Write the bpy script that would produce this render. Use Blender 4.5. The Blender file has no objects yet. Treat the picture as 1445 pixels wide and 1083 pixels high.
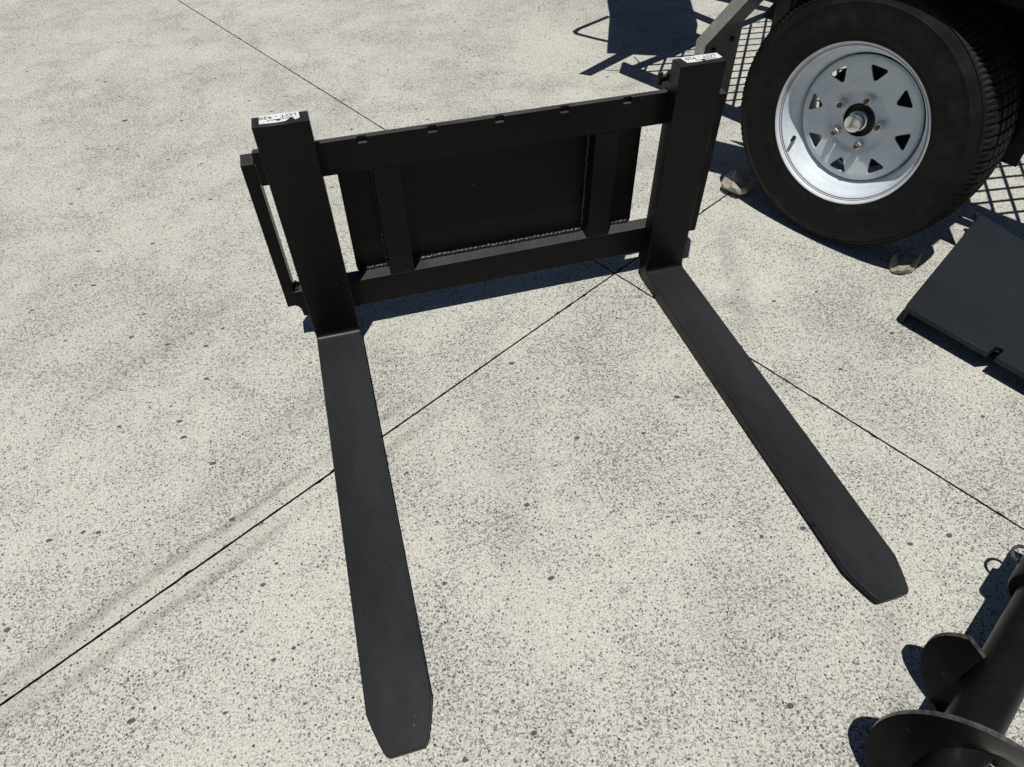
import bpy, bmesh, math, random
from mathutils import Vector, Matrix, noise

random.seed(7)
R = math.radians
scene = bpy.context.scene
col = scene.collection

# ------------------------------------------------------------------ camera
cam_d = bpy.data.cameras.new('camera')
cam = bpy.data.objects.new('camera', cam_d)
col.objects.link(cam)
cam.rotation_mode = 'XYZ'
cam.rotation_euler = (R(43.187), R(0.849), R(-16.21))
cam.location = (0.0790, -1.2343, 1.0959)
cam_d.sensor_fit = 'HORIZONTAL'
cam_d.sensor_width = 36.0
cam_d.lens = 953.85 / 1445.0 * 36.0
cam_d.clip_start = 0.02
cam_d.clip_end = 500
scene.camera = cam

# ------------------------------------------------------------------ sky, sun, exposure
KX, KY = 0.122, 0.222                       # shadow offset per metre of height
SUN = Vector((-KX, -KY, 1.0)).normalized()
world = bpy.data.worlds.new('World')
scene.world = world
world.use_nodes = True
wn = world.node_tree
sky = wn.nodes.new('ShaderNodeTexSky')
sky.sky_type = 'NISHITA'
sky.sun_disc = False
sky.sun_elevation = math.asin(SUN.z)
sky.sun_rotation = math.atan2(SUN.x, SUN.y)
sky.altitude = 50
sky.air_density = 0.6
sky.dust_density = 0.3
bg = wn.nodes['Background']
bg.inputs['Strength'].default_value = 0.05
wn.links.new(sky.outputs[0], bg.inputs['Color'])

sun_d = bpy.data.lights.new('sun', 'SUN')
sun_d.energy = 5.0
sun_d.angle = R(0.5)
sun_d.color = (1.0, 0.965, 0.90)
sun = bpy.data.objects.new('sun', sun_d)
col.objects.link(sun)
sun.rotation_euler = SUN.to_track_quat('Z', 'Y').to_euler()
sun.location = (0, 0, 6)

scene.view_settings.view_transform = 'Standard'
scene.view_settings.look = 'None'
scene.view_settings.gamma = 1.0
scene.view_settings.exposure = -0.35
scene.view_settings.use_curve_mapping = False


# ------------------------------------------------------------------ node helpers
class NT:
    def __init__(s, name):
        s.mat = bpy.data.materials.new(name)
        s.mat.use_nodes = True
        s.t = s.mat.node_tree
        s.b = s.t.nodes['Principled BSDF']
        s.out = s.t.nodes['Material Output']

    def n(s, typ, **kw):
        nd = s.t.nodes.new('ShaderNode' + typ)
        for k, v in kw.items():
            setattr(nd, k, v)
        return nd

    def set(s, sock, v):
        if hasattr(v, 'links') or isinstance(v, bpy.types.NodeSocket):
            s.t.links.new(v, sock)
        else:
            sock.default_value = v

    def math(s, op, a, b=0.0, c=None, clamp=False):
        nd = s.n('Math', operation=op, use_clamp=clamp)
        s.set(nd.inputs[0], a)
        s.set(nd.inputs[1], b)
        if c is not None:
            s.set(nd.inputs[2], c)
        return nd.outputs[0]

    def obj(s):
        return s.n('TexCoord').outputs['Object']

    def scale(s, vec, sc, loc=(0, 0, 0), rot=(0, 0, 0)):
        nd = s.n('Mapping')
        s.set(nd.inputs['Vector'], vec)
        nd.inputs['Scale'].default_value = sc
        nd.inputs['Location'].default_value = loc
        nd.inputs['Rotation'].default_value = rot
        return nd.outputs[0]

    def noise(s, vec, sc, det=2.0, rough=0.5, dist=0.0, out='Fac'):
        nd = s.n('TexNoise')
        s.set(nd.inputs['Vector'], vec)
        nd.inputs['Scale'].default_value = sc
        nd.inputs['Detail'].default_value = det
        nd.inputs['Roughness'].default_value = rough
        nd.inputs['Distortion'].default_value = dist
        return nd.outputs[out]

    def voro(s, vec, sc, out='Distance', feature='F1', rnd=1.0):
        nd = s.n('TexVoronoi', feature=feature)
        s.set(nd.inputs['Vector'], vec)
        nd.inputs['Scale'].default_value = sc
        nd.inputs['Randomness'].default_value = rnd
        return nd.outputs[out]

    def step(s, v, lo, hi, a=0.0, b=1.0):
        nd = s.n('MapRange', interpolation_type='SMOOTHSTEP')
        s.set(nd.inputs['Value'], v)
        for i, x in zip(('From Min', 'From Max', 'To Min', 'To Max'), (lo, hi, a, b)):
            s.set(nd.inputs[i], x)
        return nd.outputs[0]

    def mix(s, f, a, b, mode='MIX'):
        nd = s.n('Mix', data_type='RGBA', blend_type=mode)
        s.set(nd.inputs[0], f)
        s.set(nd.inputs[6], a if not isinstance(a, tuple) else (*a, 1))
        s.set(nd.inputs[7], b if not isinstance(b, tuple) else (*b, 1))
        return nd.outputs[2]

    def bump(s, h, strength=0.3, dist=0.001):
        nd = s.n('Bump')
        nd.inputs['Strength'].default_value = strength
        nd.inputs['Distance'].default_value = dist
        s.set(nd.inputs['Height'], h)
        s.t.links.new(nd.outputs[0], s.b.inputs['Normal'])

    def P(s, **kw):
        for k, v in kw.items():
            k = {'color': 'Base Color', 'rough': 'Roughness', 'metal': 'Metallic', 'spec': 'Specular IOR Level'}.get(k, k)
            if isinstance(v, tuple) and len(v) == 3:
                v = (*v, 1)
            s.set(s.b.inputs[k], v)
        return s.mat


JOINT_P = Vector((0.718, 0.0585))
DA = Vector((1.797, 0.989)).normalized()        # joint running left-front to right-back
DB = Vector((1.635, -3.561)).normalized()       # joint running back to front-right


def concrete():
    m = NT('weathered_concrete')
    o = m.obj()
    o2 = m.scale(o, (1, 1, 0))
    big = m.noise(o2, 2.3, 4, 0.6)
    mid = m.noise(m.scale(o2, (1, 1, 1), (5, 3, 0)), 7.0, 4, 0.65)
    fine = m.noise(o2, 60, 3, 0.6)
    # stained band along the joint
    dn = m.n('VectorMath', operation='DOT_PRODUCT')
    m.set(dn.inputs[0], o)
    na = Vector((-DA.y, DA.x))
    dn.inputs[1].default_value = (na.x, na.y, 0)
    d = m.math('SUBTRACT', dn.outputs['Value'], na.dot(JOINT_P))
    al = m.n('VectorMath', operation='DOT_PRODUCT')
    m.set(al.inputs[0], o)
    al.inputs[1].default_value = (DA.x, DA.y, 0)
    along = m.math('SUBTRACT', al.outputs['Value'], DA.dot(JOINT_P))
    wob = m.math('MULTIPLY', m.math('SUBTRACT', m.noise(o2, 5.0, 5, 0.65), 0.5), 0.055)
    ad = m.math('ABSOLUTE', m.math('ADD', d, wob))
    fade = m.math('MULTIPLY', m.step(along, -0.55, -0.80), m.step(m.noise(o2, 3.1, 2), 0.25, 0.5))
    core = m.math('MULTIPLY', m.step(ad, 0.042, 0.024), fade)
    edge = m.math('MULTIPLY', m.math('MULTIPLY', m.step(ad, 0.056, 0.040), m.step(ad, 0.022, 0.036)), fade)
    # wear density: where the paste has gone, more dark grit shows
    dens = m.math('ADD', m.math('MULTIPLY', big, 0.55), m.math('MULTIPLY', mid, 0.45))
    dens = m.step(dens, 0.33, 0.68)
    dens = m.math('MULTIPLY', dens, m.math('SUBTRACT', 1.0, m.math('MULTIPLY', core, 0.8)))
    # fine grit
    warp = m.n('VectorMath', operation='ADD')
    m.set(warp.inputs[0], o2)
    wv = m.n('VectorMath', operation='SCALE')
    m.set(wv.inputs[0], m.noise(o2, 130, 2, 0.5, out='Color'))
    wv.inputs['Scale'].default_value = 0.0035
    m.set(warp.inputs[1], wv.outputs[0])
    w = warp.outputs[0]
    g1 = m.noise(m.scale(w, (1.0, 1.25, 1)), 190, 4, 0.75)
    thr1 = m.math('SUBTRACT', 0.576, m.math('MULTIPLY', dens, 0.076))
    s1 = m.step(m.math('SUBTRACT', g1, thr1), 0.0, 0.07)
    # medium grit, irregular chips
    v2 = m.voro(w, 185)
    c2 = m.n('SeparateColor')
    m.set(c2.inputs[0], m.voro(w, 185, 'Color'))
    sel2 = m.step(c2.outputs[0], m.math('SUBTRACT', 0.80, m.math('MULTIPLY', dens, 0.40)), 1.0)
    s2 = m.step(v2, m.math('MULTIPLY', sel2, 0.44), m.math('MULTIPLY', sel2, 0.34))
    s2 = m.math('MULTIPLY', s2, m.step(sel2, 0.02, 0.06))
    # a few large stones
    v3 = m.voro(m.scale(w, (1, 1.5, 1), (2, 7, 0), (0, 0, 0.5)), 34)
    c3 = m.n('SeparateColor')
    m.set(c3.inputs[0], m.voro(m.scale(w, (1, 1.5, 1), (2, 7, 0), (0, 0, 0.5)), 34, 'Color'))
    sel3 = m.step(c3.outputs[1], 0.86, 1.0)
    s3 = m.step(v3, m.math('MULTIPLY', sel3, 0.27), m.math('MULTIPLY', sel3, 0.19))
    s3 = m.math('MULTIPLY', s3, m.step(sel3, 0.15, 0.2))
    # paste colour
    paste = m.mix(m.step(big, 0.3, 0.72), (0.74, 0.732, 0.665), (0.66, 0.657, 0.61))
    paste = m.mix(m.math('MULTIPLY', m.step(mid, 0.5, 0.75), 0.22), paste, (0.42, 0.418, 0.395))
    paste = m.mix(m.math('MULTIPLY', m.math('SUBTRACT', fine, 0.35), 0.9, clamp=True), paste, (0.70, 0.68, 0.605))
    hi = m.noise(o2, 310, 3, 0.75)
    paste = m.mix(m.step(hi, 0.40, 0.62, 0.0, 0.85), paste, (0.44, 0.432, 0.395))
    paste = m.mix(m.step(m.noise(m.scale(o2, (1, 1, 1), (9, 4, 0)), 230, 3, 0.7), 0.54, 0.68, 0.0, 0.8), paste, (0.82, 0.805, 0.73))
    paste = m.mix(m.math('MULTIPLY', core, 0.4), paste, (0.55, 0.54, 0.49))
    paste = m.mix(m.math('MULTIPLY', edge, 0.62), paste, (0.36, 0.345, 0.305))
    # wide grey scuffs and tyre-dust smears
    sm = m.noise(m.scale(o2, (3.2, 0.9, 1), (0, 0, 0), (0, 0, 0.25)), 1.5, 3, 0.55)
    paste = m.mix(m.math('MULTIPLY', m.step(sm, 0.54, 0.74), 0.15), paste, (0.31, 0.31, 0.29))
    # long faint tyre scuffs: wide arcs of grey dust
    for cx_, cy_, rad, wd, st in ((3.2, -4.0, 5.05, .05, .22), (3.3, -4.1, 5.62, .04, .16), (-2.6, 3.2, 3.35, .06, .20), (2.9, 2.2, 3.05, .045, .18)):
        ds = m.n('VectorMath', operation='DISTANCE')
        m.set(ds.inputs[0], o2)
        ds.inputs[1].default_value = (cx_, cy_, 0)
        dd_ = m.math('ABSOLUTE', m.math('SUBTRACT', m.math('ADD', ds.outputs['Value'], m.math('MULTIPLY', m.math('SUBTRACT', mid, .5), .06)), rad))
        k_ = m.math('MULTIPLY', m.math('MULTIPLY', m.step(dd_, wd, wd * .2), st), m.step(big, .35, .6))
        paste = m.mix(k_, paste, (0.30, 0.30, 0.285))
    # two drag smears beside the right-hand tine
    for p0, p1, wd, st in (((1.08, .16), (.93, -.27), .05, .42), ((.82, -.88), (.70, -1.16), .05, .34)):
        p0, p1 = Vector(p0), Vector(p1)
        dv = (p1 - p0)
        ln_ = dv.length
        dv.normalize()
        nv = Vector((-dv.y, dv.x))
        a_ = m.n('VectorMath', operation='DOT_PRODUCT')
        m.set(a_.inputs[0], o2)
        a_.inputs[1].default_value = (dv.x, dv.y, 0)
        ta = m.math('SUBTRACT', a_.outputs['Value'], dv.dot(p0))
        b_ = m.n('VectorMath', operation='DOT_PRODUCT')
        m.set(b_.inputs[0], o2)
        b_.inputs[1].default_value = (nv.x, nv.y, 0)
        tb = m.math('ABSOLUTE', m.math('ADD', m.math('SUBTRACT', b_.outputs['Value'], nv.dot(p0)), m.math('MULTIPLY', m.math('SUBTRACT', mid, .5), .09)))
        k_ = m.math('MULTIPLY', m.step(tb, wd, 0.0), m.math('MULTIPLY', m.step(ta, -.08, .08), m.step(ta, ln_ + .08, ln_ - .1)))
        k_ = m.math('MULTIPLY', m.math('MULTIPLY', k_, st), m.step(fine, .2, .7))
        paste = m.mix(k_, paste, (0.22, 0.225, 0.225))
    gcol = m.mix(c2.outputs[1], (0.032, 0.036, 0.040), (0.14, 0.14, 0.13))
    paste = m.mix(1.0, paste, (0.90, 0.90, 0.905), 'MULTIPLY')
    g0 = m.noise(m.scale(w, (1.2, 1.0, 1), (3, 8, 0)), 300, 2, 0.6)
    s0 = m.step(m.math('SUBTRACT', g0, m.math('SUBTRACT', 0.612, m.math('MULTIPLY', dens, 0.07))), 0.0, 0.06)
    c = m.mix(m.math('MULTIPLY', s0, 0.85), paste, (0.10, 0.10, 0.097))
    c = m.mix(m.math('MULTIPLY', s1, 0.82), c, (0.14, 0.141, 0.136))
    c = m.mix(m.math('MULTIPLY', s2, 0.95), c, gcol)
    c = m.mix(m.math('MULTIPLY', s3, 0.92), c, (0.06, 0.068, 0.076))
    h = m.math('SUBTRACT', fine, m.math('MULTIPLY', m.math('ADD', s1, s2), 0.5))
    m.bump(h, 0.35, 0.0012)
    return m.P(color=c, rough=0.88, spec=0.25)


def black_paint(name, base, rough, dust=0.5, grain=0.0, tint=(1, 1, 1), spec=0.10, lit_top=0.040):
    m = NT(name)
    o = m.obj()
    a = m.noise(o, 9, 5, 0.6)
    b = m.noise(o, 70, 4, 0.6)
    sc = m.noise(m.scale(o, (60, 3, 60), (0, 0, 0), (0.2, 0.1, 0.35)), 3, 3, 0.6)
    bc = tuple(base * t for t in tint)
    hi = tuple(base * t * 1.5 + 0.002 for t in tint)
    c = m.mix(m.math('MULTIPLY', m.step(a, 0.45, 0.75), dust), bc, hi)
    c = m.mix(m.math('MULTIPLY', m.step(sc, 0.66, 0.72), 0.55), c, (0.035, 0.035, 0.036))
    sp = m.voro(o, 38)
    cs = m.n('SeparateColor')
    m.set(cs.inputs[0], m.voro(o, 38, 'Color'))
    spk = m.math('MULTIPLY', m.step(sp, 0.075, 0.04), m.step(cs.outputs[0], 0.93, 0.96))
    c = m.mix(m.math('MULTIPLY', spk, 0.5), c, (0.16, 0.15, 0.13))
    rr = m.math('ADD', rough, m.math('MULTIPLY', m.math('SUBTRACT', b, 0.5), 0.18))
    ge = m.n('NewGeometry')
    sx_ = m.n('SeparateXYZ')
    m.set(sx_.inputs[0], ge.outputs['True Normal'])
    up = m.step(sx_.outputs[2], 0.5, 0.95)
    lit_mask = m.math('MULTIPLY', up, m.math('ADD', 0.55, m.math('MULTIPLY', m.step(m.noise(m.scale(o, (1, .35, 1)), 6, 6, 0.65), 0.3, 0.75), 0.6)))
    c = m.mix(m.math('MULTIPLY', lit_mask, 0.8), c, tuple(lit_top * t for t in tint))  # sunlit look painted in: upward faces get a lighter colour
    if grain:
        m.bump(m.noise(o, 300, 2, 0.5), grain, 0.0010)
    else:
        m.bump(b, 0.05, 0.001)
    return m.P(color=c, rough=rr, spec=spec)


def simple(name, color, rough, metal=0.0, var=0.25, sc=30, bump=0.0, spec=0.5):
    m = NT(name)
    o = m.obj()
    a = m.noise(o, sc, 4, 0.6)
    lo = tuple(x * (1 - var) for x in color)
    hi = tuple(min(1, x * (1 + var)) for x in color)
    c = m.mix(m.step(a, 0.3, 0.7), lo, hi)
    if bump:
        m.bump(a, bump, 0.001)
    return m.P(color=c, rough=m.math('ADD', rough, m.math('MULTIPLY', m.math('SUBTRACT', a, 0.5), 0.2)), metal=metal, spec=spec)


def rubber():
    m = NT('tyre_rubber')
    o = m.obj()
    a = m.noise(o, 14, 5, 0.65)
    b = m.noise(o, 120, 3, 0.6)
    ln = m.n('VectorMath', operation='LENGTH')
    m.set(ln.inputs[0], m.scale(o, (1, 0, 1)))
    ring = m.math('SINE', m.math('MULTIPLY', ln.outputs['Value'], 1450.0))
    ring = m.math('MULTIPLY', m.step(ring, 0.2, 0.9), m.step(m.noise(m.scale(o, (6, 0, 6)), 1.3, 2), 0.48, 0.58))
    b = m.math('ADD', b, m.math('MULTIPLY', ring, 0.8))
    c = m.mix(m.step(a, 0.42, 0.75), (0.0050, 0.0050, 0.0053), (0.017, 0.016, 0.0145))
    m.bump(b, 0.25, 0.001)
    return m.P(color=c, rough=m.math('ADD', 0.55, m.math('MULTIPLY', a, 0.15)), spec=0.2)


def rim_paint():
    m = NT('rim_paint')
    o = m.obj()
    a = m.noise(o, 25, 5, 0.6)
    c = m.mix(m.step(a, 0.45, 0.8), (0.63, 0.69, 0.735), (0.52, 0.575, 0.615))
    s = m.step(m.noise(m.scale(o, (8, 8, 60)), 6, 3, 0.6), 0.70, 0.76)
    c = m.mix(m.math('MULTIPLY', s, 0.35), c, (0.30, 0.27, 0.23))
    return m.P(color=c, rough=m.math('ADD', 0.42, m.math('MULTIPLY', a, 0.15)), spec=0.4)


def galvanised():
    m = NT('galvanised_steel')
    o = m.obj()
    a = m.noise(m.scale(o, (1, 1, 1)), 40, 5, 0.7)
    st = m.noise(m.scale(o, (90, 90, 6), (0, 0, 0), (0, 0.6, 0)), 2, 3, 0.6)
    v = m.voro(o, 55, 'Color')
    cs = m.n('SeparateColor')
    m.set(cs.inputs[0], v)
    c = m.mix(m.step(a, 0.3, 0.7), (0.34, 0.34, 0.32), (0.46, 0.46, 0.43))
    c = m.mix(m.math('MULTIPLY', m.step(st, 0.52, 0.70), 0.5), c, (0.45, 0.44, 0.42))
    c = m.mix(m.math('MULTIPLY', cs.outputs[0], 0.25), c, (0.18, 0.18, 0.18))
    return m.P(color=c, rough=0.5, metal=0.25)


def rock_mat():
    m = NT('rock')
    o = m.obj()
    a = m.noise(o, 22, 6, 0.65)
    b = m.noise(o, 90, 4, 0.7)
    c = m.mix(m.step(a, 0.38, 0.62), (0.26, 0.235, 0.19), (0.50, 0.47, 0.41))
    c = m.mix(m.math('MULTIPLY', m.step(b, 0.5, 0.7), 0.5), c, (0.45, 0.42, 0.36))
    m.bump(b, 0.6, 0.004)
    return m.P(color=c, rough=0.9, spec=0.2)


M = {
    'concrete': concrete(),
    'joint': simple('joint_dirt', (0.028, 0.026, 0.024), 0.95, 0, 0.4, 60),
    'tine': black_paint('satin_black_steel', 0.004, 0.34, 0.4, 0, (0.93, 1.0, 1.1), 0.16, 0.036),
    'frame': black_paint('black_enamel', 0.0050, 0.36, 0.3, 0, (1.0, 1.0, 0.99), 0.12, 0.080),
    'weld': black_paint('painted_weld', 0.016, 0.32, 0.3, spec=0.35),
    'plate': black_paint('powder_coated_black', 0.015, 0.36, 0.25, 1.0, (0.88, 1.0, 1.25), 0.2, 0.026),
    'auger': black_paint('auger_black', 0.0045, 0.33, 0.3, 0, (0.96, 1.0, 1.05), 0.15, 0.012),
    'edge': simple('worn_steel_edge', (0.12, 0.115, 0.11), 0.4, 0.6, 0.5, 90),
    'rubber': rubber(),
    'rim': rim_paint(),
    'red': simple('red_pinstripe', (0.30, 0.05, 0.06), 0.4, 0, 0.1),
    'blue': simple('blue_pinstripe', (0.10, 0.10, 0.22), 0.4, 0, 0.1),
    'galv': galvanised(),
    'guard': simple('dull_steel_sheet', (0.085, 0.085, 0.08), 0.55, 0.3, 0.25, 18),
    'chassis': simple('chassis_black', (0.008, 0.008, 0.0085), 0.5, 0, 0.3, 25, 0, 0.12),
    'bore': simple('hub_black', (0.008, 0.008, 0.008), 0.6, 0, 0.3, 40),
    'chrome': simple('zinc_plated', (0.72, 0.74, 0.74), 0.26, 1.0, 0.04, 300),
    'brass': simple('rusty_stud', (0.15, 0.11, 0.075), 0.45, 0.7, 0.4, 150),
    'sticker': simple('paper_sticker', (0.74, 0.74, 0.75), 0.6, 0, 0.08, 120),
    'ink': simple('print_ink', (0.02, 0.02, 0.025), 0.6, 0, 0.2, 100),
    'chip': simple('bare_primer', (0.16, 0.15, 0.135), 0.6, 0.2, 0.3, 200),
    'rock': rock_mat(),
    'leaf': simple('dry_leaf', (0.20, 0.07, 0.035), 0.8, 0, 0.3, 100),
}


# ------------------------------------------------------------------ mesh helpers
def mesh_obj(name, bm, mat, parent=None, smooth=False, bevel=0.0, segs=2, label=None, kind=None, auto=None):
    me = bpy.data.meshes.new(name)
    bmesh.ops.recalc_face_normals(bm, faces=bm.faces)
    bm.to_mesh(me)
    bm.free()
    ob = bpy.data.objects.new(name, me)
    col.objects.link(ob)
    mats = mat if isinstance(mat, (list, tuple)) else [mat]
    for x in mats:
        me.materials.append(M[x])
    if smooth:
        for p in me.polygons:
            p.use_smooth = True
        if auto is not None:
            me.set_sharp_from_angle(angle=R(auto))
    if bevel:
        md = ob.modifiers.new('edge_round', 'BEVEL')
        md.width = bevel
        md.segments = segs
        md.limit_method = 'ANGLE'
        md.angle_limit = R(40)
        md.harden_normals = False
    if parent:
        ob.parent = parent
    if label:
        ob['label'] = label
    if kind:
        ob['kind'] = kind
    return ob


def thing(name, label, cat, loc=(0, 0, 0), rot=(0, 0, 0), group=None):
    o = bpy.data.objects.new(name, None)
    o.empty_display_size = 0.05
    col.objects.link(o)
    o.location = loc
    o.rotation_euler = rot
    o['label'] = label
    o['category'] = cat
    if group:
        o['group'] = group
    return o


def box(bm, x0, x1, y0, y1, z0, z1, mi=0):
    v = [bm.verts.new(p) for p in ((x0, y0, z0), (x1, y0, z0), (x1, y1, z0), (x0, y1, z0),
                                   (x0, y0, z1), (x1, y0, z1), (x1, y1, z1), (x0, y1, z1))]
    for f in ((0, 3, 2, 1), (4, 5, 6, 7), (0, 1, 5, 4), (1, 2, 6, 5), (2, 3, 7, 6), (3, 0, 4, 7)):
        bm.faces.new([v[i] for i in f]).material_index = mi


def prism(bm, poly, axis, a, b, mi=0):
    """extrude a 2D polygon along axis; poly gives the two other coordinates in order"""
    def mk(p, t):
        if axis == 'x':
            return (t, p[0], p[1])
        if axis == 'y':
            return (p[0], t, p[1])
        return (p[0], p[1], t)
    A = [bm.verts.new(mk(p, a)) for p in poly]
    B = [bm.verts.new(mk(p, b)) for p in poly]
    n = len(poly)
    bm.faces.new(A).material_index = mi
    bm.faces.new(B[::-1]).material_index = mi
    for i in range(n):
        bm.faces.new((A[i], B[i], B[(i + 1) % n], A[(i + 1) % n])).material_index = mi


def tube(bm, pts, rad, seg=10, closed=False, cap=True):
    pts = [Vector(p) for p in pts]
    n = len(pts)
    rads = rad if isinstance(rad, (list, tuple)) else [rad] * n
    rings = []
    up = Vector((0.31, 0.17, 0.93))
    for i, p in enumerate(pts):
        if closed:
            d = pts[(i + 1) % n] - pts[i - 1]
        else:
            d = pts[min(i + 1, n - 1)] - pts[max(i - 1, 0)]
        d.normalize()
        s = d.cross(up).normalized()
        t = s.cross(d)
        rings.append([bm.verts.new(p + rads[i] * (s * math.cos(k * 2 * math.pi / seg) + t * math.sin(k * 2 * math.pi / seg))) for k in range(seg)])
    m = n if closed else n - 1
    for i in range(m):
        a, b = rings[i], rings[(i + 1) % n]
        for k in range(seg):
            bm.faces.new((a[k], a[(k + 1) % seg], b[(k + 1) % seg], b[k]))
    if cap and not closed:
        bm.faces.new(rings[0][::-1])
        bm.faces.new(rings[-1])


def lathe(bm, prof, seg=96, closed=True, mi=0, rfun=None):
    """revolve (r, y) profile round the local y axis"""
    rings = []
    for k in range(seg):
        a = 2 * math.pi * k / seg
        c, s = math.cos(a), math.sin(a)
        ring = []
        for j, (r, y) in enumerate(prof):
            if rfun:
                r, y = rfun(k, j, r, y)
            ring.append(bm.verts.new((r * c, y, r * s)))
        rings.append(ring)
    n = len(prof)
    for k in range(seg):
        A, B = rings[k], rings[(k + 1) % seg]
        for j in range(n if closed else n - 1):
            j2 = (j + 1) % n
            bm.faces.new((A[j], A[j2], B[j2], B[j])).material_index = mi


# ------------------------------------------------------------------ the ground: a bed and sawn concrete slabs
bm = bmesh.new()
v = [bm.verts.new(p) for p in ((-90, -90, -0.03), (90, -90, -0.03), (90, 90, -0.03), (-90, 90, -0.03))]
bm.faces.new(v)
ground = mesh_obj('ground', bm, 'joint')
ground['kind'] = 'structure'

PITCH = 4.1
GAP = 0.0019
rng = random.Random(3)
for i in range(-4, 5):
    for j in range(-4, 5):
        near = i in (-1, 0) and j in (-1, 0)
        cs = [(i * PITCH + GAP, j * PITCH + GAP), ((i + 1) * PITCH - GAP, j * PITCH + GAP),
              ((i + 1) * PITCH - GAP, (j + 1) * PITCH - GAP), (i * PITCH + GAP, (j + 1) * PITCH - GAP)]
        poly = []
        for q in range(4):
            a, b = Vector(cs[q]), Vector(cs[(q + 1) % 4])
            steps = 340 if near else 1
            for s in range(steps):
                p = a.lerp(b, s / steps)
                if near:
                    d = (b - a).normalized()
                    p += Vector((-d.y, d.x)) * (abs(rng.gauss(0, 0.0005)) + (rng.uniform(.001, .003) if rng.random() < 0.025 else 0))
                w = JOINT_P + DA * p.x + DB * p.y
                poly.append((w.x, w.y))
        bm = bmesh.new()
        prism(bm, poly, 'z', 0.0, -0.03)
        bmesh.ops.triangulate(bm, faces=[f for f in bm.faces if len(f.verts) > 4])
        for f in bm.faces:
            if abs(f.calc_center_median().z + .015) < .01:
                f.material_index = 1
        mesh_obj('concrete_slab', bm, ['concrete', 'joint'], ground)


# ------------------------------------------------------------------ fork tines
LEAN = 0.0265


def arc(cy, cz, r, a0, a1, n):
    return [(cy + r * math.cos(R(a0 + (a1 - a0) * k / n)), cz + r * math.sin(R(a0 + (a1 - a0) * k / n))) for k in range(n + 1)]


def text_mesh(body, size):
    cu = bpy.data.curves.new('txt', 'FONT')
    cu.body = body
    cu.size = size
    cu.align_x = 'CENTER'
    cu.align_y = 'CENTER'
    to = bpy.data.objects.new('txt', cu)
    col.objects.link(to)
    dg = bpy.context.evaluated_depsgraph_get()
    me = bpy.data.meshes.new_from_object(to.evaluated_get(dg))
    bpy.data.objects.remove(to)
    bpy.data.curves.remove(cu)
    return me


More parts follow.
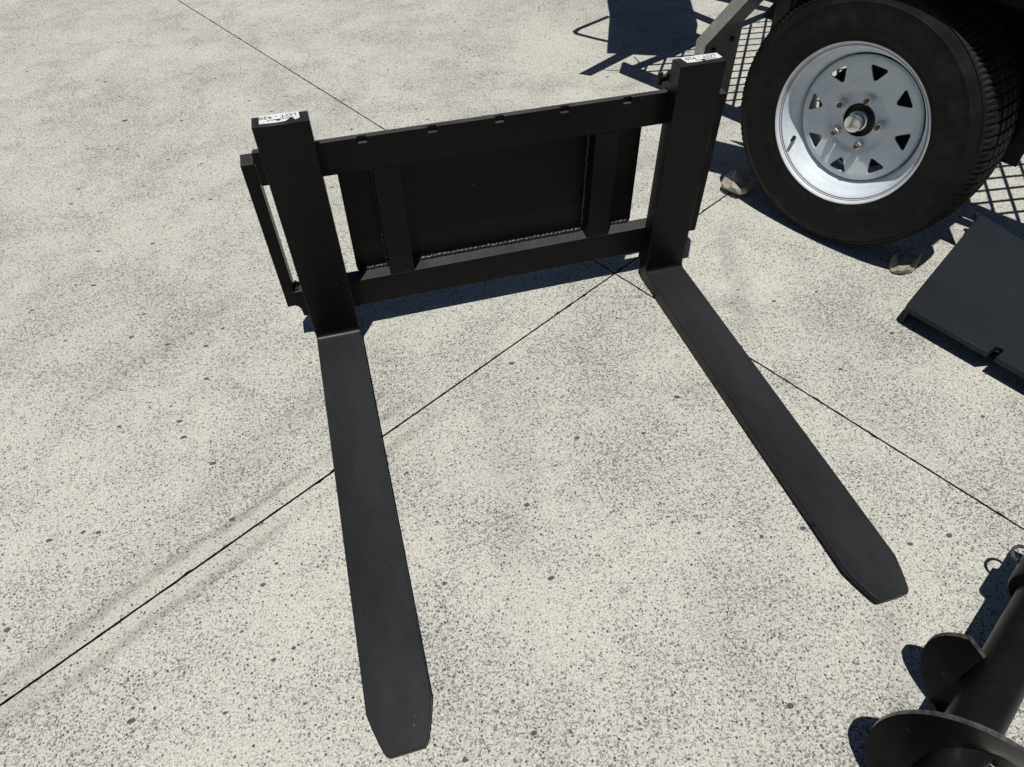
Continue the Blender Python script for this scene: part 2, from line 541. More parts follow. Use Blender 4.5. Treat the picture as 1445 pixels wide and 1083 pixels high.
def make_tine(x, yaw, pitch, label, stk, knob_side):
    t = thing('fork_tine', label, 'fork tine', (x, 0, 0), (pitch, 0, yaw), 'forks hung on the carriage')
    HS, TH, TK = 0.5458, 0.034, 0.040
    ri, ro = 0.012, 0.044
    inner, outer, half = [], [], []
    for k in range(5):                                   # shank, top to bottom
        z = HS + (0.075 - HS) * k / 4
        inner.append((-LEAN * z, z)); outer.append((TK + 0.0012 - LEAN * z, z)); half.append((-.05, .05))
    ai = arc(-ri - 0.001, TH + ri, ri, 0, -90, 8)
    ao = arc(TK - ro, ro, ro, 0, -90, 8)
    for p, q in zip(ai, ao):
        inner.append(p); outer.append(q); half.append((-.05, .05))
    L = 0.917
    for y, hl, hr in ((-.06, .05, .05), (-.2, .05, .05), (-.4, .05, .05), (-.6, .05, .05), (-.75, .05, .05), (-.851, .05, .05),
                      (-.857, .0485, .0485), (-.875, .0438, .0438), (-.895, .0375, .0375), (-.908, .033, .033), (-.914, .0295, .0295), (-.917, .025, .025)):
        f = min(1, max(0, (-y - 0.05) / (L - 0.05)))
        ztop = TH + (0.0165 - TH) * f
        zbot = 0.0 + 0.0065 * max(0, (f - 0.3) / 0.7)
        inner.append((y, ztop)); outer.append((y, zbot)); half.append((-hl, hr))
    bm = bmesh.new()
    rings = []
    for (a, b, (xl, xr)) in zip(inner, outer, half):
        rings.append([bm.verts.new((xl, a[0], a[1])), bm.verts.new((xr, a[0], a[1])), bm.verts.new((xr, b[0], b[1])), bm.verts.new((xl, b[0], b[1]))])
    for A, B in zip(rings, rings[1:]):
        for k in range(4):
            bm.faces.new((A[k], A[(k + 1) % 4], B[(k + 1) % 4], B[k]))
    bm.faces.new(rings[0]); bm.faces.new(rings[-1][::-1])
    mesh_obj('blade_and_shank', bm, 'tine', t, smooth=True, bevel=0.0016, segs=2, auto=35)
    yb = TK + 0.0012 - LEAN * 0.5
    bm = bmesh.new()                                     # top hook over the carriage bar
    prism(bm, [(yb - 0.002, .4815), (yb + 0.016, .4815), (yb + 0.018, .463), (yb + 0.034, .463), (yb + 0.034, .497), (yb + 0.02, .515), (yb - 0.002, .52)], 'x', -.045, .045)
    mesh_obj('top_hook', bm, 'tine', t, bevel=0.002)
    bm = bmesh.new()                                     # bottom hook
    yb2 = TK + 0.0012 - LEAN * 0.05
    prism(bm, [(yb2 - 0.003, .030), (yb2 + 0.026, .034), (yb2 + 0.026, .0675), (yb2 - 0.003, .0675)], 'x', -.042, .042)
    mesh_obj('bottom_hook', bm, 'tine', t, bevel=0.002)
    # locking pin beside the hook
    s = knob_side
    bm = bmesh.new()
    tube(bm, [(s * .046, .050, .500), (s * .058, .050, .500), (s * .060, .050, .500)], .007, 12)
    tube(bm, [(s * .058, .050, .488), (s * .058, .050, .512)], .0045, 10)
    if s:
        mesh_obj('locking_pin', bm, 'frame', t, smooth=True, auto=40)
    else:
        bm.free()
    # paper lot sticker on the shank's top end
    yf, ybk, zt = -LEAN * HS, TK + 0.0012 - LEAN * HS, HS
    pts = [(-.05 + .1 * u_, yf + (ybk - yf) * v_) for u_, v_ in stk['poly']]
    bm = bmesh.new()
    prism(bm, pts, 'z', zt + 0.0005, zt + 0.0012)
    sk = mesh_obj('sticker', bm, 'sticker', t, label='torn white paper lot sticker')
    me = text_mesh('LOT - 920', 0.0155)
    me.materials.append(M['ink'])
    tx = bpy.data.objects.new('lot_number', me)
    col.objects.link(tx)
    tx.parent = sk
    cx = sum(p[0] for p in pts) / len(pts)
    tx.location = (stk['cx'], yf + (ybk - yf) * 0.72, zt + 0.0016)
    tx.rotation_euler = (0, 0, math.pi + stk.get('rot', 0))
    bm = bmesh.new()                                     # smudged print line and a dark blot
    rg = random.Random(int(x * 100) + 5)
    xx = stk['cx'] + .028
    for _ in range(11):
        w = rg.uniform(.0015, .0045)
        yy = yf + (ybk - yf) * (0.43 + rg.uniform(-.01, .01))
        box(bm, xx - w, xx, yy - .0012, yy + .0012, zt + .0015, zt + .0017)
        xx -= w + .0012
    prism(bm, [(stk['cx'] + .004 * math.cos(a) * (1 + .3 * math.sin(3 * a)), yf + (ybk - yf) * .36 + .003 * math.sin(a)) for a in [k * math.pi / 6 for k in range(12)]], 'z', zt + .0018, zt + .002)
    mesh_obj('small_print', bm, 'ink', sk)
    for cx_, cy_, sz in stk['chips']:                    # paint chipped off near the tip
        zc = TH + (0.0165 - TH) * (-cy_ - .05) / (L - .05)
        bm = bmesh.new()
        rg2 = random.Random(int(cx_ * 9000 - cy_ * 7000))
        prism(bm, [(cx_ + sz * rg2.uniform(.5, 1.1) * math.cos(a), cy_ + sz * rg2.uniform(.5, 1.1) * math.sin(a)) for a in [k * math.pi / 4 for k in range(8)]], 'z', zc - .001, zc + .0004)
        mesh_obj('paint_chip', bm, 'chip', t)
    return t


make_tine(0.0, -0.0052, 0.0, 'long black steel fork tine with a half-torn sticker, away from the trailer wheel',
          dict(poly=[(.135, .22), (.14, .98), (.30, .99), (.835, .97), (.845, .35), (.77, .22), (.70, .52), (.60, .20), (.42, .16)], cx=-.003, chips=((.020, -.872, .0008), (.017, -.884, .0013), (.014, -.62, .0009))), 0)
make_tine(0.824, -0.0048, -0.006, 'long black steel fork tine with an almost whole sticker, beside the trailer wheel',
          dict(poly=[(.19, .30), (.16, .98), (.50, .985), (.975, .98), (.985, .42), (.90, .36), (.6, .33), (.4, .27)], cx=.006, chips=((-.006, -.45, .0007),)), -1)

# ------------------------------------------------------------------ carriage frame
car = thing('pallet_fork_carriage', 'black welded steel carriage frame with recessed panels, carrying both fork tines', 'fork carriage',
            (0, 0.0428, 0), (LEAN, 0, 0))
XL, XR = -0.068, 0.892
# top bar with notches
xs = [XL]
for k in range(5):
    nx = .1365 + .1375 * k
    xs += [nx - .009, nx + .009]
xs += [XR]
bm = bmesh.new()
for k in range(len(xs) - 1):
    box(bm, xs[k], xs[k + 1], 0, .008, .410, .467)
    if k % 2 == 0:
        box(bm, xs[k], xs[k + 1], 0, .008, .467, .479)
bmesh.ops.remove_doubles(bm, verts=bm.verts, dist=1e-5)
mesh_obj('top_bar', bm, 'frame', car)
bm = bmesh.new()
box(bm, XL + .004, XR - .004, .0163, .0375, .4095, .462)
box(bm, XL + .001, XR - .001, .0082, .0161, .4098, .4785)
mesh_obj('top_bar_backing', bm, 'frame', car, bevel=0.001)
# bottom bar with scooped ends
def scoop(x, s):
    return [(x - s * .020, .142), (x - s * .020, .108), (x - s * .012, .106), (x - s * .004, .100), (x + s * .000, .090), (x + s * .002, .070)]
pb = scoop(XL, 1)[::1] + list(reversed(scoop(XR, -1)))
bm = bmesh.new()
prism(bm, pb, 'y', 0.0, 0.0375)
mesh_obj('bottom_bar', bm, 'frame', car, bevel=0.0012)
for x0, x1 in ((.146, .201), (.623, .678)):
    bm = bmesh.new()
    box(bm, x0, x1, .0004, .0375, .1423, .4093)
    mesh_obj('post', bm, 'frame', car, bevel=0.001)
for x0, x1 in ((XL - .027, XL - .0025), (XR + .0025, XR + .027)):
    bm = bmesh.new()
    box(bm, x0, x1, .0006, .045, .104, .457)
    mesh_obj('side_bar', bm, 'frame', car, bevel=0.0014)
    bm = bmesh.new()
    xa, xb = (x1 - .001, x1 + .0035) if x0 < 0 else (x0 - .0035, x0 + .001)
    box(bm, xa, xb, .002, .036, .412, .452)
    mesh_obj('weld_bead', bm, 'weld', car, bevel=0.0015)
# back plate: three recessed panels seen between the posts
bm = bmesh.new()
prism(bm, [(.078, .458), (.746, .458), (.750, .150), (.746, .128), (.732, .095), (.092, .095), (.078, .128), (.074, .150)], 'y', .0378, .046)
mesh_obj('back_plate', bm, 'frame', car, bevel=0.001)
# dimples and pits on the back plate
for px, pz, r in ((.36, .315, .003), (.343, .345, .0013), (.405, .27, .0012)):
    bm = bmesh.new()
    prism(bm, [(px + r * math.cos(a) * 1.2, pz + r * math.sin(a)) for a in [k * math.pi / 4 for k in range(8)]], 'y', .0372, .0379)
    mesh_obj('paint_pit', bm, 'bore', car)


def weld(pts, r=.0042, n_per_m=95, seed=1):
    rg = random.Random(seed)
    a, b = Vector(pts[0]), Vector(pts[1])
    L = (b - a).length
    n = max(6, int(L * n_per_m * 3))
    P, Q = [], []
    for k in range(n + 1):
        p = a.lerp(b, k / n)
        P.append(p + Vector((rg.gauss(0, .0004), rg.gauss(0, .0005), rg.gauss(0, .0005))))
        Q.append(r * (1 + .30 * math.sin(k * 2 * math.pi / 3 + rg.uniform(-.4, .4)) + rg.gauss(0, .10)))
    bm = bmesh.new()
    tube(bm, P, Q, 8)
    mesh_obj('weld_bead', bm, 'weld', car, smooth=True)


weld([(.204, .0360, .1445), (.620, .0360, .1445)], .0052, seed=2)
weld([(.085, .0365, .1445), (.144, .0365, .1445)], seed=3)
weld([(.680, .0365, .1445), (.742, .0365, .1445)], seed=4)
weld([(.6215, .0365, .150), (.6215, .0365, .406)], .0036, seed=5)
weld([(.1445, .0365, .150), (.1445, .0365, .406)], .0036, seed=6)
weld([(.204, .0365, .4075), (.620, .0365, .4075)], .003, seed=7)
weld([(XL + .002, .004, .1440), (XL + .002, .036, .1440)], .0035, seed=8)
weld([(XR - .002, .004, .1440), (XR - .002, .036, .1440)], .0035, seed=9)

# ------------------------------------------------------------------ trailer (local x along its side, y inward, z up)
TRX, TRY, PSI = 1.2855, 0.0533, R(-65.8)
tr = thing('trailer', 'parked trailer with white spoked steel wheel, angled mudguard and mesh deck', 'trailer', (TRX, TRY, 0), (0, 0, PSI))
WZ = 0.315


def at_wheel(ob):
    ob.location = (0, 0, WZ)
    return ob


# tyre
half_prof = [(.1865, .006), (.190, -.003), (.197, -.008), (.200, -.0075), (.2035, -.0105), (.222, -.0165), (.243, -.0200), (.2455, -.0186), (.262, -.0195),
             (.277, -.0170), (.2795, -.0185), (.2815, -.0165), (.292, -.0105), (.3005, -.0035), (.303, -.0050), (.306, -.0015), (.3125, .0045), (.3185, .0120),
             (.3215, .0210), (.3235, .0330), (.3235, .0335), (.3165, .0345), (.3165, .0405), (.3245, .0415), (.3252, .0585), (.3180, .0595), (.3180, .0655), (.3255, .0665)]
mid_y = 0.0725
half_prof = [(.1890 + (r_ - .1865) * (.315 - .1890) / (.3255 - .1865), y_ * .65 if y_ < 0 else y_) for r_, y_ in half_prof]
prof = half_prof + [(r, 2 * mid_y - y) for r, y in reversed(half_prof)]
nh = len(half_prof)
NSEG = 432


def tread(k, j, r, y):
    jj = j if j < nh else 2 * nh - 1 - j
    ph = k % 6
    if jj in (16, 17, 18, 19) and ph == 0:
        d = .0045 if jj > 16 else .003
        return r - d, y + (.0025 if j < nh else -.0025)
    if jj in (16, 17) and ph == 3 and (k // 6) % 1 == 0:
        return r - .003, y + (.002 if j < nh else -.002)
    if jj in (23, 24, 27) and ph == 0:
        return r - .004, y
    return r, y


bm = bmesh.new()
lathe(bm, prof, NSEG, closed=False, rfun=tread)
wheel = at_wheel(mesh_obj('wheel', bm, 'rubber', tr, smooth=True, auto=38, label='black rubber tyre on white spoked rim'))
# moulded marks on the sidewall: radial bars, vent nibs and a raised rib
rg = random.Random(11)
for a in (-150, -62, -38, 152, 168, 20, -100):
    ca, sa = math.cos(R(a)), math.sin(R(a))
    r0, r1 = .222, .236
    bm = bmesh.new()
    tube(bm, [(r0 * ca, -.0105, r0 * sa), (r1 * ca, -.0128, r1 * sa)], .0007, 6)
    mesh_obj('sidewall_mark', bm, 'rubber', wheel, smooth=True)
for a in (-48, -12, 95, 60, -118, 130):
    ca, sa = math.cos(R(a)), math.sin(R(a))
    bm = bmesh.new()
    tube(bm, [(.256 * ca, -.0115, .256 * sa), (.2565 * ca, -.0155, .2565 * sa)], .0008, 6)
    mesh_obj('vent_nib', bm, 'rubber', wheel, smooth=True)
bm = bmesh.new()
tube(bm, [((.262 + .0095 * (1 / (1 + math.exp(-(a - -18) * .9)) - 1)) * math.cos(R(a)), -.0118, (.262 + .0095 * (1 / (1 + math.exp(-(a - -18) * .9)) - 1)) * math.sin(R(a))) for a in range(-30, 42, 2)], .0011, 6)
mesh_obj('sidewall_rib', bm, 'rubber', wheel, smooth=True)

# raised, unreadable lettering low on the sidewall: blocks of short bars
for bi, a0 in enumerate((-118, -108, -98, -88, -78)):
    bm = bmesh.new()
    for q in range(3):
        a = R(a0 + q * 2.6 - (1.3 if bi % 2 else 0))
        ca, sa = math.cos(a), math.sin(a)
        tube(bm, [(.268 * ca, -.0088, .268 * sa), (.276 * ca, -.0085, .276 * sa), (.284 * ca, -.0062, .284 * sa)], .0026, 6)
    aa = [R(a0 - 1 + q * .9) for q in range(8)]
    rr_ = .276 if bi % 2 else .283
    tube(bm, [(rr_ * math.cos(a), -.0082 if rr_ < .28 else -.0064, rr_ * math.sin(a)) for a in aa], .0024, 6)
    mesh_obj('raised_lettering', bm, 'rubber', wheel, smooth=True, kind='stuff')
# rim: flange and barrel
bm = bmesh.new()
lathe(bm, [(.1900, .010), (.1917, .004), (.1915, .000), (.1895, -.0025), (.1868, -.0022), (.1848, .0005), (.1832, .0055), (.1800, .0085), (.1755, .0115), (.1725, .017),
           (.1712, .026), (.1690, .033), (.1625, .0405), (.1570, .047), (.1545, .056), (.1545, .110), (.166, .135), (.190, .150), (.190, .156),
           (.160, .140), (.1500, .112), (.1500, .064), (.156, .052), (.166, .040), (.184, .020)], 160)
for v_ in bm.verts:
    v_.co.x *= 1.013; v_.co.z *= 1.013
rim = mesh_obj('rim', bm, 'rim', wheel, smooth=True, auto=50)
for nm, r, y, mt in (('pinstripe', .1848, .0062, 'red'), ('pinstripe', .1813, .0088, 'blue')):
    bm = bmesh.new()
    lathe(bm, [(r - .0006, y + .0011), (r + .0006, y + .0001), (r + .0006, y - .0009), (r - .0006, y - .0003)], 160)
    mesh_obj(nm, bm, mt, wheel, smooth=True, label='thin %s pinstripe round the rim' % ('red' if mt == 'red' else 'blue'))

# disc with eight triangular openings
bm = bmesh.new()
fr = [(.0405, .0590), (.0405, .0545), (.044, .0535), (.066, .0545), (.072, .0535), (.0765, .0495), (.083, .0475), (.096, .0480), (.130, .0475), (.140, .0480), (.1465, .0505), (.1500, .0560)]
bk = [(r, y + .004) for r, y in reversed(fr[1:])]
lathe(bm, fr + bk, 128)
bmesh.ops.recalc_face_normals(bm, faces=bm.faces)
disc_me = bpy.data.meshes.new('disc_raw')
bm.to_mesh(disc_me); bm.free()
disc_raw = bpy.data.objects.new('disc_raw', disc_me)
col.objects.link(disc_raw)
bm = bmesh.new()


def rounded_tri(pts, rad, n=4):
    out = []
    m = len(pts)
    for i in range(m):
        p, a, b = Vector(pts[i]), Vector(pts[i - 1]), Vector(pts[(i + 1) % m])
        da, db = (a - p).normalized(), (b - p).normalized()
        p0, p1 = p + da * rad, p + db * rad
        for k in range(n + 1):
            t = k / n
            out.append(((1 - t) ** 2 * p0 + 2 * t * (1 - t) * p + t * t * p1))
    return out


for k in range(8):
    a = R(-3 + 45 * k)
    rot = Matrix.Rotation(a, 2)
    tri = [Vector((.094, 0)), Vector((.1315, .0250)), Vector((.1315, -.0250))]
    pl = [rot @ p for p in rounded_tri(tri, .011)]
    prism(bm, [(p.x, p.y) for p in pl], 'y', .03, .08)
bmesh.ops.recalc_face_normals(bm, faces=bm.faces)
cut_me = bpy.data.meshes.new('cut')
bm.to_mesh(cut_me); bm.free()
cut = bpy.data.objects.new('cut', cut_me)
col.objects.link(cut)
md = disc_raw.modifiers.new('b', 'BOOLEAN')
md.operation = 'DIFFERENCE'
md.solver = 'EXACT'
md.object = cut
dg = bpy.context.evaluated_depsgraph_get()
dm = bpy.data.meshes.new_from_object(disc_raw.evaluated_get(dg))
bpy.data.objects.remove(disc_raw); bpy.data.objects.remove(cut)
disc = bpy.data.objects.new('wheel_disc', dm)
col.objects.link(disc)
disc.parent = wheel
dm.materials.clear(); dm.materials.append(M['rim'])
for p in dm.polygons:
    p.use_smooth = True
dm.set_sharp_from_angle(angle=R(35))

bm = bmesh.new()
lathe(bm, [(.0005, .066), (.0395, .066), (.0395, .085), (.122, .084), (.127, .090), (.127, .15), (.0005, .15)], 64)
mesh_obj('hub', bm, 'bore', wheel, smooth=True, auto=40)
bm = bmesh.new()
lathe(bm, [(.0003, .0225), (.0165, .0230), (.0200, .0245), (.0212, .0275), (.0212, .046), (.0240, .0475), (.0248, .050), (.0248, .068), (.0003, .068)], 48)
mesh_obj('hub_cap', bm, 'chrome', wheel, smooth=True, auto=40)
for k in range(5):
    a = R(8 + 72 * k)
    cx, cz = .057 * math.cos(a), .057 * math.sin(a)
    bm = bmesh.new()
    lathe(bm, [(.0003, .0345), (.0095, .0352), (.0108, .0375), (.0108, .0505), (.0125, .0545), (.0003, .0545)], 6)
    nut = mesh_obj('wheel_nut', bm, 'chrome', wheel, bevel=0.0008)
    nut.location = (cx, 0, cz)
    nut.rotation_euler = (0, rg.uniform(0, 1), 0)
    bm = bmesh.new()
    lathe(bm, [(.0003, .0285), (.0052, .0290), (.0062, .0305), (.0062, .036), (.0003, .036)], 14)
    st = mesh_obj('wheel_stud', bm, 'brass', wheel, smooth=True, auto=40)
    st.location = (cx, 0, cz)
bm = bmesh.new()
av = R(-147)
tube(bm, [(.166 * math.cos(av), .034, .166 * math.sin(av)), (.160 * math.cos(av), .022, .160 * math.sin(av)), (.155 * math.cos(av), .008, .155 * math.sin(av)), (.154 * math.cos(av), .004, .154 * math.sin(av))], [.0055, .0042, .0038, .0032], 12)
mesh_obj('valve_stem', bm, 'rubber', wheel, smooth=True, auto=40)

# mudguard
G0, G1 = -.03, .172
gp = [(-.4545, .150), (-.4545, .403), (-.207, .740), (.36, .740)]
gi = [(-.4530, .150), (-.4530, .4025), (-.2062, .7385), (.36, .7385)]
bm = bmesh.new()
prism(bm, gp + gi[::-1], 'y', G0 + .002, G1)
bmesh.ops.triangulate(bm, faces=[f for f in bm.faces if len(f.verts) > 4])
guard = mesh_obj('mudguard', bm, 'guard', tr)
lin = [(-.4245, .150), (-.4245, .394), (-.192, .710), (.36, .710)]
bm = bmesh.new()
for k in range(3):
    prism(bm, [gp[k], gp[k + 1], lin[k + 1], lin[k]], 'y', G0, G0 + .0018)
mesh_obj('folded_lip', bm, 'galv', guard, bevel=0.0)
for (y, z) in ((.055, .355), (.135, .365), (.10, .60)):
    bm = bmesh.new()
    if z < .5:
        tube(bm, [(-.4528, y, z), (-.451, y, z), (-.4465, y, z)], [.007, .007, .006], 8)
    else:
        tube(bm, [(-.3085, y, z - .002), (-.3045, y, z - .006)], .007, 8)
    mesh_obj('bolt', bm, 'bore', guard)
# stays that carry the guard
for xa in (-.30, .30):
    bm = bmesh.new()
    s = -1 if xa < 0 else 1
    box(bm, xa - .014, xa + .014, .12, .328, .505, .545)
    mesh_obj('guard_stay', bm, 'guard', tr, bevel=0.002)
bm = bmesh.new()
box(bm, -.335, -.295, .118, .1235, .40, .545)
mesh_obj('guard_bracket', bm, 'guard', tr, bevel=0.001)

# chassis and deck
DZ = 0.50
for y0, y1 in ((.347, .377), (1.545, 1.595)):
    bm = bmesh.new()
    box(bm, -1.04, 1.40, y0, y1, DZ - .075, DZ - .001)
    mesh_obj('chassis_rail', bm, 'chassis', tr, bevel=0.004)
for xa in (-1.02, -.52, .02, .66, 1.36):
    bm = bmesh.new()
    box(bm, xa - .02, xa + .02, .379, 1.543, DZ - .045, DZ - .006)
    mesh_obj('cross_member', bm, 'chassis', tr, bevel=0.003)
for y0, y1 in ((.330, .345), (1.598, 1.615)):
    bm = bmesh.new()
    box(bm, -1.04, 1.40, y0, y1, DZ - .09, DZ + .30)
    mesh_obj('side_board', bm, 'chassis', tr, bevel=0.003)
bm = bmesh.new()
box(bm, -.03, .03, .13, 1.74, WZ - .025, WZ + .025)
mesh_obj('axle', bm, 'chassis', tr, bevel=0.004)
bm = bmesh.new()
prism(bm, [(-.42, .415), (-.12, .40), (-.02, .27), (.33, .27), (.33, .735), (-.215, .735)], 'y', .205, .209)
mesh_obj('wheel_well_plate', bm, 'chassis', tr)
bm = bmesh.new()                                          # leaf spring
for k in range(4):
    h = .34 - .06 * k
    pts = [(-h + 2 * h * q / 10, WZ + .032 + .008 * (3 - k) + .05 * ((-1 + 2 * q / 10) * h / .34) ** 2) for q in range(11)]
    prism(bm, [(x, z) for x, z in pts] + [(x, z + .007) for x, z in reversed(pts)], 'y', .285, .325)
bmesh.ops.triangulate(bm, faces=[f for f in bm.faces if len(f.verts) > 4])
mesh_obj('leaf_spring', bm, 'chassis', tr)


def clip_line(px, py, dx, dy, x0, x1, y0, y1):
    t0, t1 = -1e9, 1e9
    for p, d, lo, hi in ((px, dx, x0, x1), (py, dy, y0, y1)):
        a, b = (lo - p) / d, (hi - p) / d
        if a > b:
            a, b = b, a
        t0, t1 = max(t0, a), min(t1, b)
    return (t0, t1) if t1 - t0 > .01 else None


bm = bmesh.new()
dx, dy = .525, .851
sp = .070
for fam, s in ((0, 1), (1, -1)):
    k = -40
    while k < 60:
        px, py = -1.0 + k * sp, (.31 + 1.0 if False else .9)
        r = clip_line(px, py, dx, s * dy, -1.03, 1.39, .379, 1.543)
        k += 1
        if not r:
            continue
        a = Vector((px + dx * r[0], py + s * dy * r[0]))
        b = Vector((px + dx * r[1], py + s * dy * r[1]))
        nn = Vector((-(b - a).y, (b - a).x)).normalized() * .0054
        z0 = DZ + .0005 + fam * .0045
        q = [a + nn, b + nn, b - nn, a - nn]
        prism(bm, [(p.x, p.y) for p in q], 'z', z0, z0 + .004)
mesh_obj('deck_mesh', bm, 'chassis', tr, label='diamond mesh deck of the trailer')

# front of the trailer: drawbar, plus unseen pieces added and shaped to cast a shadow
for y0 in (.98, 1.30):
    bm = bmesh.new()
    prism(bm, [(-1.04, y0), (-1.04, y0 + .05), (-2.1, 1.165), (-2.1, 1.115)], 'z', DZ - .07, DZ - .002)
    mesh_obj('drawbar', bm, 'chassis', tr, bevel=0.003)
sx, sy = -.109, .123


def back(p):                                              # plan position at z=.75 of a shadow point
    return (p[0] - sx, p[1] - sy)


qd = [back(p) for p in ((-1.282, 0.514), (-1.075, 0.690), (-1.084, 0.821), (-1.218, 1.013), (-1.446, 1.240), (-1.678, 1.475), (-1.794, 1.036), (-1.570, 0.830))]
bm = bmesh.new()
prism(bm, qd, 'z', .62, .76)
bmesh.ops.triangulate(bm, faces=[f for f in bm.faces if len(f.verts) > 4])
mesh_obj('shadow_caster', bm, 'chassis', tr)  # unseen slab, its outline worked back from the shadow it casts
bm = bmesh.new()
box(bm, -1.33, -1.27, .80, .86, DZ - .07, .619)
mesh_obj('shadow_caster_post', bm, 'chassis', tr)
bm = bmesh.new()
box(bm, -1.34, -1.041, .79, .87, DZ - .12, DZ - .071)
mesh_obj('shadow_caster_bracket', bm, 'chassis', tr)
hp = [back(p) for p in ((-1.55, .80), (-1.535, .60), (-1.523, .560), (-1.500, .548), (-1.42, .565), (-1.29, .60))]
bm = bmesh.new()
tube(bm, [(x, y, .742) for x, y in hp], .012, 10)
mesh_obj('shadow_caster_tube', bm, 'chassis', tr, smooth=True)
bm = bmesh.new()
ap = [back(p) for p in ((-1.245, .60), (-1.185, .60), (-1.150, .285), (-1.195, .262))]
prism(bm, ap, 'z', .745, .757)
mesh_obj('shadow_caster_arm', bm, 'chassis', tr, bevel=0.002)
bm = bmesh.new()
wp = [back(p) for p in ((-1.16, .36), (-1.125, .385), (-1.095, .43), (-1.09, .48), (-1.115, .52), (-1.165, .545))]
tube(bm, [(x, y, .75) for x, y in wp], .003, 6)
mesh_obj('shadow_caster_wire', bm, 'chassis', tr, smooth=True)

# ------------------------------------------------------------------ rocks chocking the wheel
def rock(loc, size, seed, label, rz=0):
    bm = bmesh.new()
    bmesh.ops.create_icosphere(bm, subdivisions=3, radius=1)
    off = Vector((seed * 7.3, seed * 3.1, seed * 1.7))
    rg = random.Random(seed)
    planes = []
    for _ in range(13):
        d = Vector((rg.gauss(0, 1), rg.gauss(0, 1), rg.gauss(0, 1))).normalized()
        planes.append((d, rg.uniform(.60, .88)))
    for vv in bm.verts:
        p = vv.co.copy()
        r = min([1.0] + [c / p.dot(d) for d, c in planes if p.dot(d) > .05])
        r *= 1 + .10 * noise.noise(p * 2.2 + off) + .05 * noise.noise(p * 7 + off) + .03 * noise.noise(p * 15 + off)
        vv.co = p * r
    zmin = min(vv.co.z for vv in bm.verts)
    for vv in bm.verts:
        vv.co.z = max(vv.co.z, zmin * .75)
    zmin = min(vv.co.z for vv in bm.verts)
    for vv in bm.verts:
        vv.co = Vector((vv.co.x * size[0], vv.co.y * size[1], (vv.co.z - zmin) * size[2]))
    o = mesh_obj('rock', bm, 'rock', None)
    o.location = loc
    o.rotation_euler = (0, 0, rz)
    o['label'] = label
    o['category'] = 'rock'
    o['group'] = 'rocks chocking the trailer wheel'
    return o


rock((1.219, .322, 0), (.055, .050, .042), 4, 'rough grey rock wedged against the tyre beside the carriage frame', .4)
rock((1.458, -.132, 0), (.070, .036, .025), 9, 'flat brown rock under the tyre beside the black steel cover plate', .35)

# ------------------------------------------------------------------ black cover plate on the right
PZ = .056
A, B, C2, D2 = Vector((1.2832, -.3231)), Vector((1.7275, -.0592)), Vector((1.7425, -.1958)), Vector((1.3782, -.5782))
ab = (B - A)
ac = (D2 - A).normalized()
bd = (C2 - B).normalized()
Dq = A + ac * .50
Bq = B + bd * .46
cp = thing('cover_plate', 'black powder-coated steel plate with folded edges and slots, lying by the wheel', 'steel plate', (A.x, A.y, 0))
loc2 = lambda p: (p - A)
quad = [loc2(A), loc2(B), loc2(Bq), loc2(Dq)]
area = sum(quad[i].x * quad[(i + 1) % 4].y - quad[(i + 1) % 4].x * quad[i].y for i in range(4))


def slot_notch(t, w, dep):
    """points of an open-ended slot along the A-D edge, from nearer A to farther"""
    e = ac
    nrm = Vector((-e.y, e.x))
    if nrm.dot(loc2(B)) < 0:
        nrm = -nrm
    p = e * t
    out = [p - e * w]
    for k in range(7):
        an = math.pi * k / 6
        out.append(p + nrm * (dep - w) + e * (-w * math.cos(an)) + nrm * (w * math.sin(an)))
    out.append(p + e * w)
    return out


pp = [loc2(A)]
tslot = .205
pp += slot_notch(tslot, .0085, .038)
pp += [loc2(Dq), loc2(Bq), loc2(B)]
corner = []
for i, p in enumerate(pp):
    if p in (quad[0],) or (p - quad[0]).length < 1e-6 or (p - quad[1]).length < 1e-6:
        q0 = (pp[i - 1] - p).normalized() * .010
        q1 = (pp[(i + 1) % len(pp)] - p).normalized() * .010
        corner += [p + q0, p + (q0 + q1) * .3, p + q1]
    else:
        corner.append(p)
bm = bmesh.new()
prism(bm, [(p.x, p.y) for p in corner], 'z', PZ - .013, PZ)
bmesh.ops.triangulate(bm, faces=[f for f in bm.faces if len(f.verts) > 4])
mesh_obj('top_sheet', bm, 'plate', cp, smooth=True, auto=35, bevel=0.0042, segs=4)


def flange(name, p, q, z0, z1, th=.005, inset=.007):
    d = (q - p).normalized()
    nr = Vector((-d.y, d.x))
    mid = (quad[0] + quad[1] + quad[2] + quad[3]) / 4
    if nr.dot(mid - p) < 0:
        nr = -nr
    a, b = p + nr * inset + d * .012, q + nr * inset - d * .012
    bm = bmesh.new()
    prism(bm, [(x.x, x.y) for x in (a, b, b + nr * th, a + nr * th)], 'z', z0, z1)
    return mesh_obj(name, bm, 'plate', cp, bevel=0.001)


flange('flange', quad[0], quad[1], 0, PZ - .0135)
flange('flange', quad[1], quad[2], 0, PZ - .0135)
flange('flange', quad[2], quad[3], 0, PZ - .0135)
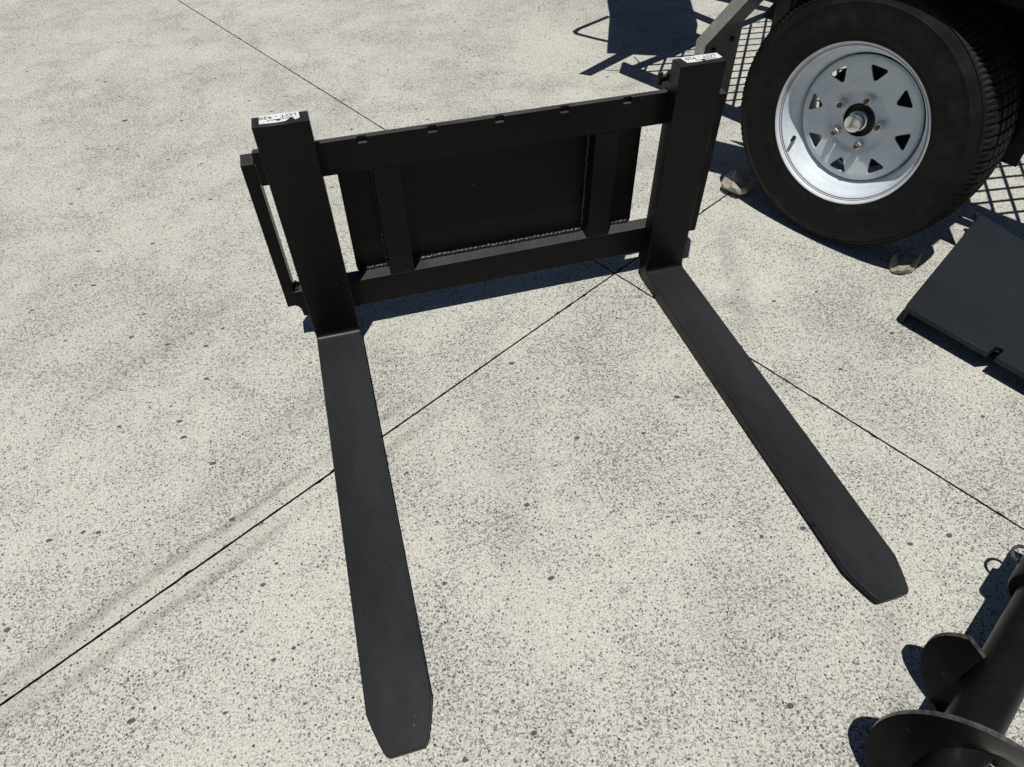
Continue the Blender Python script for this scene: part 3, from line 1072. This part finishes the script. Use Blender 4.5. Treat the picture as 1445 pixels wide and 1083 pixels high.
# second slot as a closed dark recess further along, and the lug at the corner
e = ac
nrm = Vector((-e.y, e.x))
if nrm.dot(loc2(B)) < 0:
    nrm = -nrm
bm = bmesh.new()
lp = loc2(B) + (loc2(A) - loc2(B)).normalized() * .004
dd = (loc2(A) - loc2(B)).normalized()
n2 = Vector((-dd.y, dd.x))
if n2.dot(loc2(Bq) - loc2(B)) > 0:
    n2 = -n2
lugp = [lp + n2 * .001, lp + n2 * .010 + dd * .002, lp + n2 * .012 + dd * .012, lp + n2 * .004 + dd * .020, lp + dd * .05 + n2 * .001]
prism(bm, [(p.x, p.y) for p in lugp], 'z', PZ - .012, PZ + .006)
mesh_obj('lug', bm, 'plate', cp, bevel=0.002)
for (tx_, ty_, s) in ((.21, .165, .004), (.235, .115, .003), (.24, .10, .002)):
    p = e * tx_ + nrm * ty_
    bm = bmesh.new()
    prism(bm, [(p.x - s, p.y), (p.x, p.y - s * .5), (p.x + s, p.y + s), (p.x + s * .2, p.y + s * .2)], 'z', PZ + .0002, PZ + .0005)
    mesh_obj('paint_chip', bm, 'edge', cp)

# ------------------------------------------------------------------ earth auger on the right
AZ, AR, SR = .093, .093, .0335
ax = Vector((.8888, .4584, 0))
aux = Vector((-.4584, .8888, 0))
au = thing('earth_auger', 'black steel earth auger with spiral flights lying on the concrete', 'auger', (.2062, -1.4075, AZ), (0, 0, math.atan2(ax.y, ax.x)))
# local: x along the shaft (away), y left, z up
bm = bmesh.new()
tube(bm, [(.18, 0, 0), (.5, 0, 0), (.80, 0, 0), (.885, 0, 0)], SR, 40)
mesh_obj('shaft', bm, 'auger', au, smooth=True, auto=40)
bm = bmesh.new()
tube(bm, [(.10, 0, 0), (.13, 0, 0), (.185, 0, 0)], [.006, .016, .026], 20)
mesh_obj('pilot_tip', bm, 'edge', au, smooth=True, auto=40)
T0, PH0, PITCHA = .708, R(31), .174


def flight(t_start, turns, ph0):
    bm = bmesh.new()
    n = int(64 * turns)
    F, Bk = [], []
    for k in range(n + 1):
        tt = k / n * turns
        ph = ph0 - tt * 2 * math.pi
        x = t_start - tt * PITCHA
        rr = AR - .026 * (1 - min(1, tt / .11)) ** 2
        rowF, rowB = [], []
        for q, r in enumerate((SR - .004, .05, min(.070, rr - .006), rr)):
            cy, cz = math.cos(ph) * r, math.sin(ph) * r
            rowF.append(bm.verts.new((x - .0038, cy, cz)))
            rowB.append(bm.verts.new((x + .0038, cy, cz)))
        F.append(rowF); Bk.append(rowB)
    for k in range(n):
        for q in range(3):
            bm.faces.new((F[k][q], F[k][q + 1], F[k + 1][q + 1], F[k + 1][q]))
            bm.faces.new((Bk[k][q + 1], Bk[k][q], Bk[k + 1][q], Bk[k + 1][q + 1]))
        f = bm.faces.new((F[k][3], Bk[k][3], Bk[k + 1][3], F[k + 1][3]))
        f.material_index = 1
    for k in (0, n):
        for q in range(3):
            bm.faces.new((F[k][q], F[k][q + 1], Bk[k][q + 1], Bk[k][q])).material_index = 1
    return mesh_obj('flight', bm, ['auger', 'edge'], au, smooth=True, auto=40, bevel=0)


flight(T0, 2.05, PH0)
bm = bmesh.new()                                        # drive hub with flange and pin
lathe(bm, [(.0003, 0), (.046, 0), (.048, .004), (.048, .06), (.040, .066), (.040, .12), (.0003, .12)], 40)
hub = mesh_obj('drive_hub', bm, 'auger', au, smooth=True, auto=40)
hub.rotation_euler = (0, 0, -math.pi / 2)
hub.location = (.878, 0, 0)
bm = bmesh.new()
tube(bm, [(.925, -.055, -.01), (.925, .046, -.01)], .009, 14)
mesh_obj('drive_pin', bm, 'edge', au, smooth=True, auto=40)
bm = bmesh.new()
tube(bm, [(.945 + .022 * math.cos(a), .066, .022 + .022 * math.sin(a)) if False else (.948 + .018 * math.cos(a), .046 + .016 * math.sin(a), -.014) for a in [k * math.pi / 12 for k in range(24)]], .0028, 8, closed=True)
mesh_obj('lynch_ring', bm, 'edge', au, smooth=True)

# ------------------------------------------------------------------ litter
bm = bmesh.new()
prism(bm, [(-.010, -.002), (.0, -.005), (.011, -.001), (.009, .003), (-.004, .004)], 'z', .0006, .0022)
lf = mesh_obj('dry_leaf', bm, 'leaf', None)
lf.location = (-.612, 1.395, 0)
lf.rotation_euler = (0, 0, .3)
lf['label'] = 'tiny reddish dry leaf fragment on the bare concrete'
lf['category'] = 'leaf'
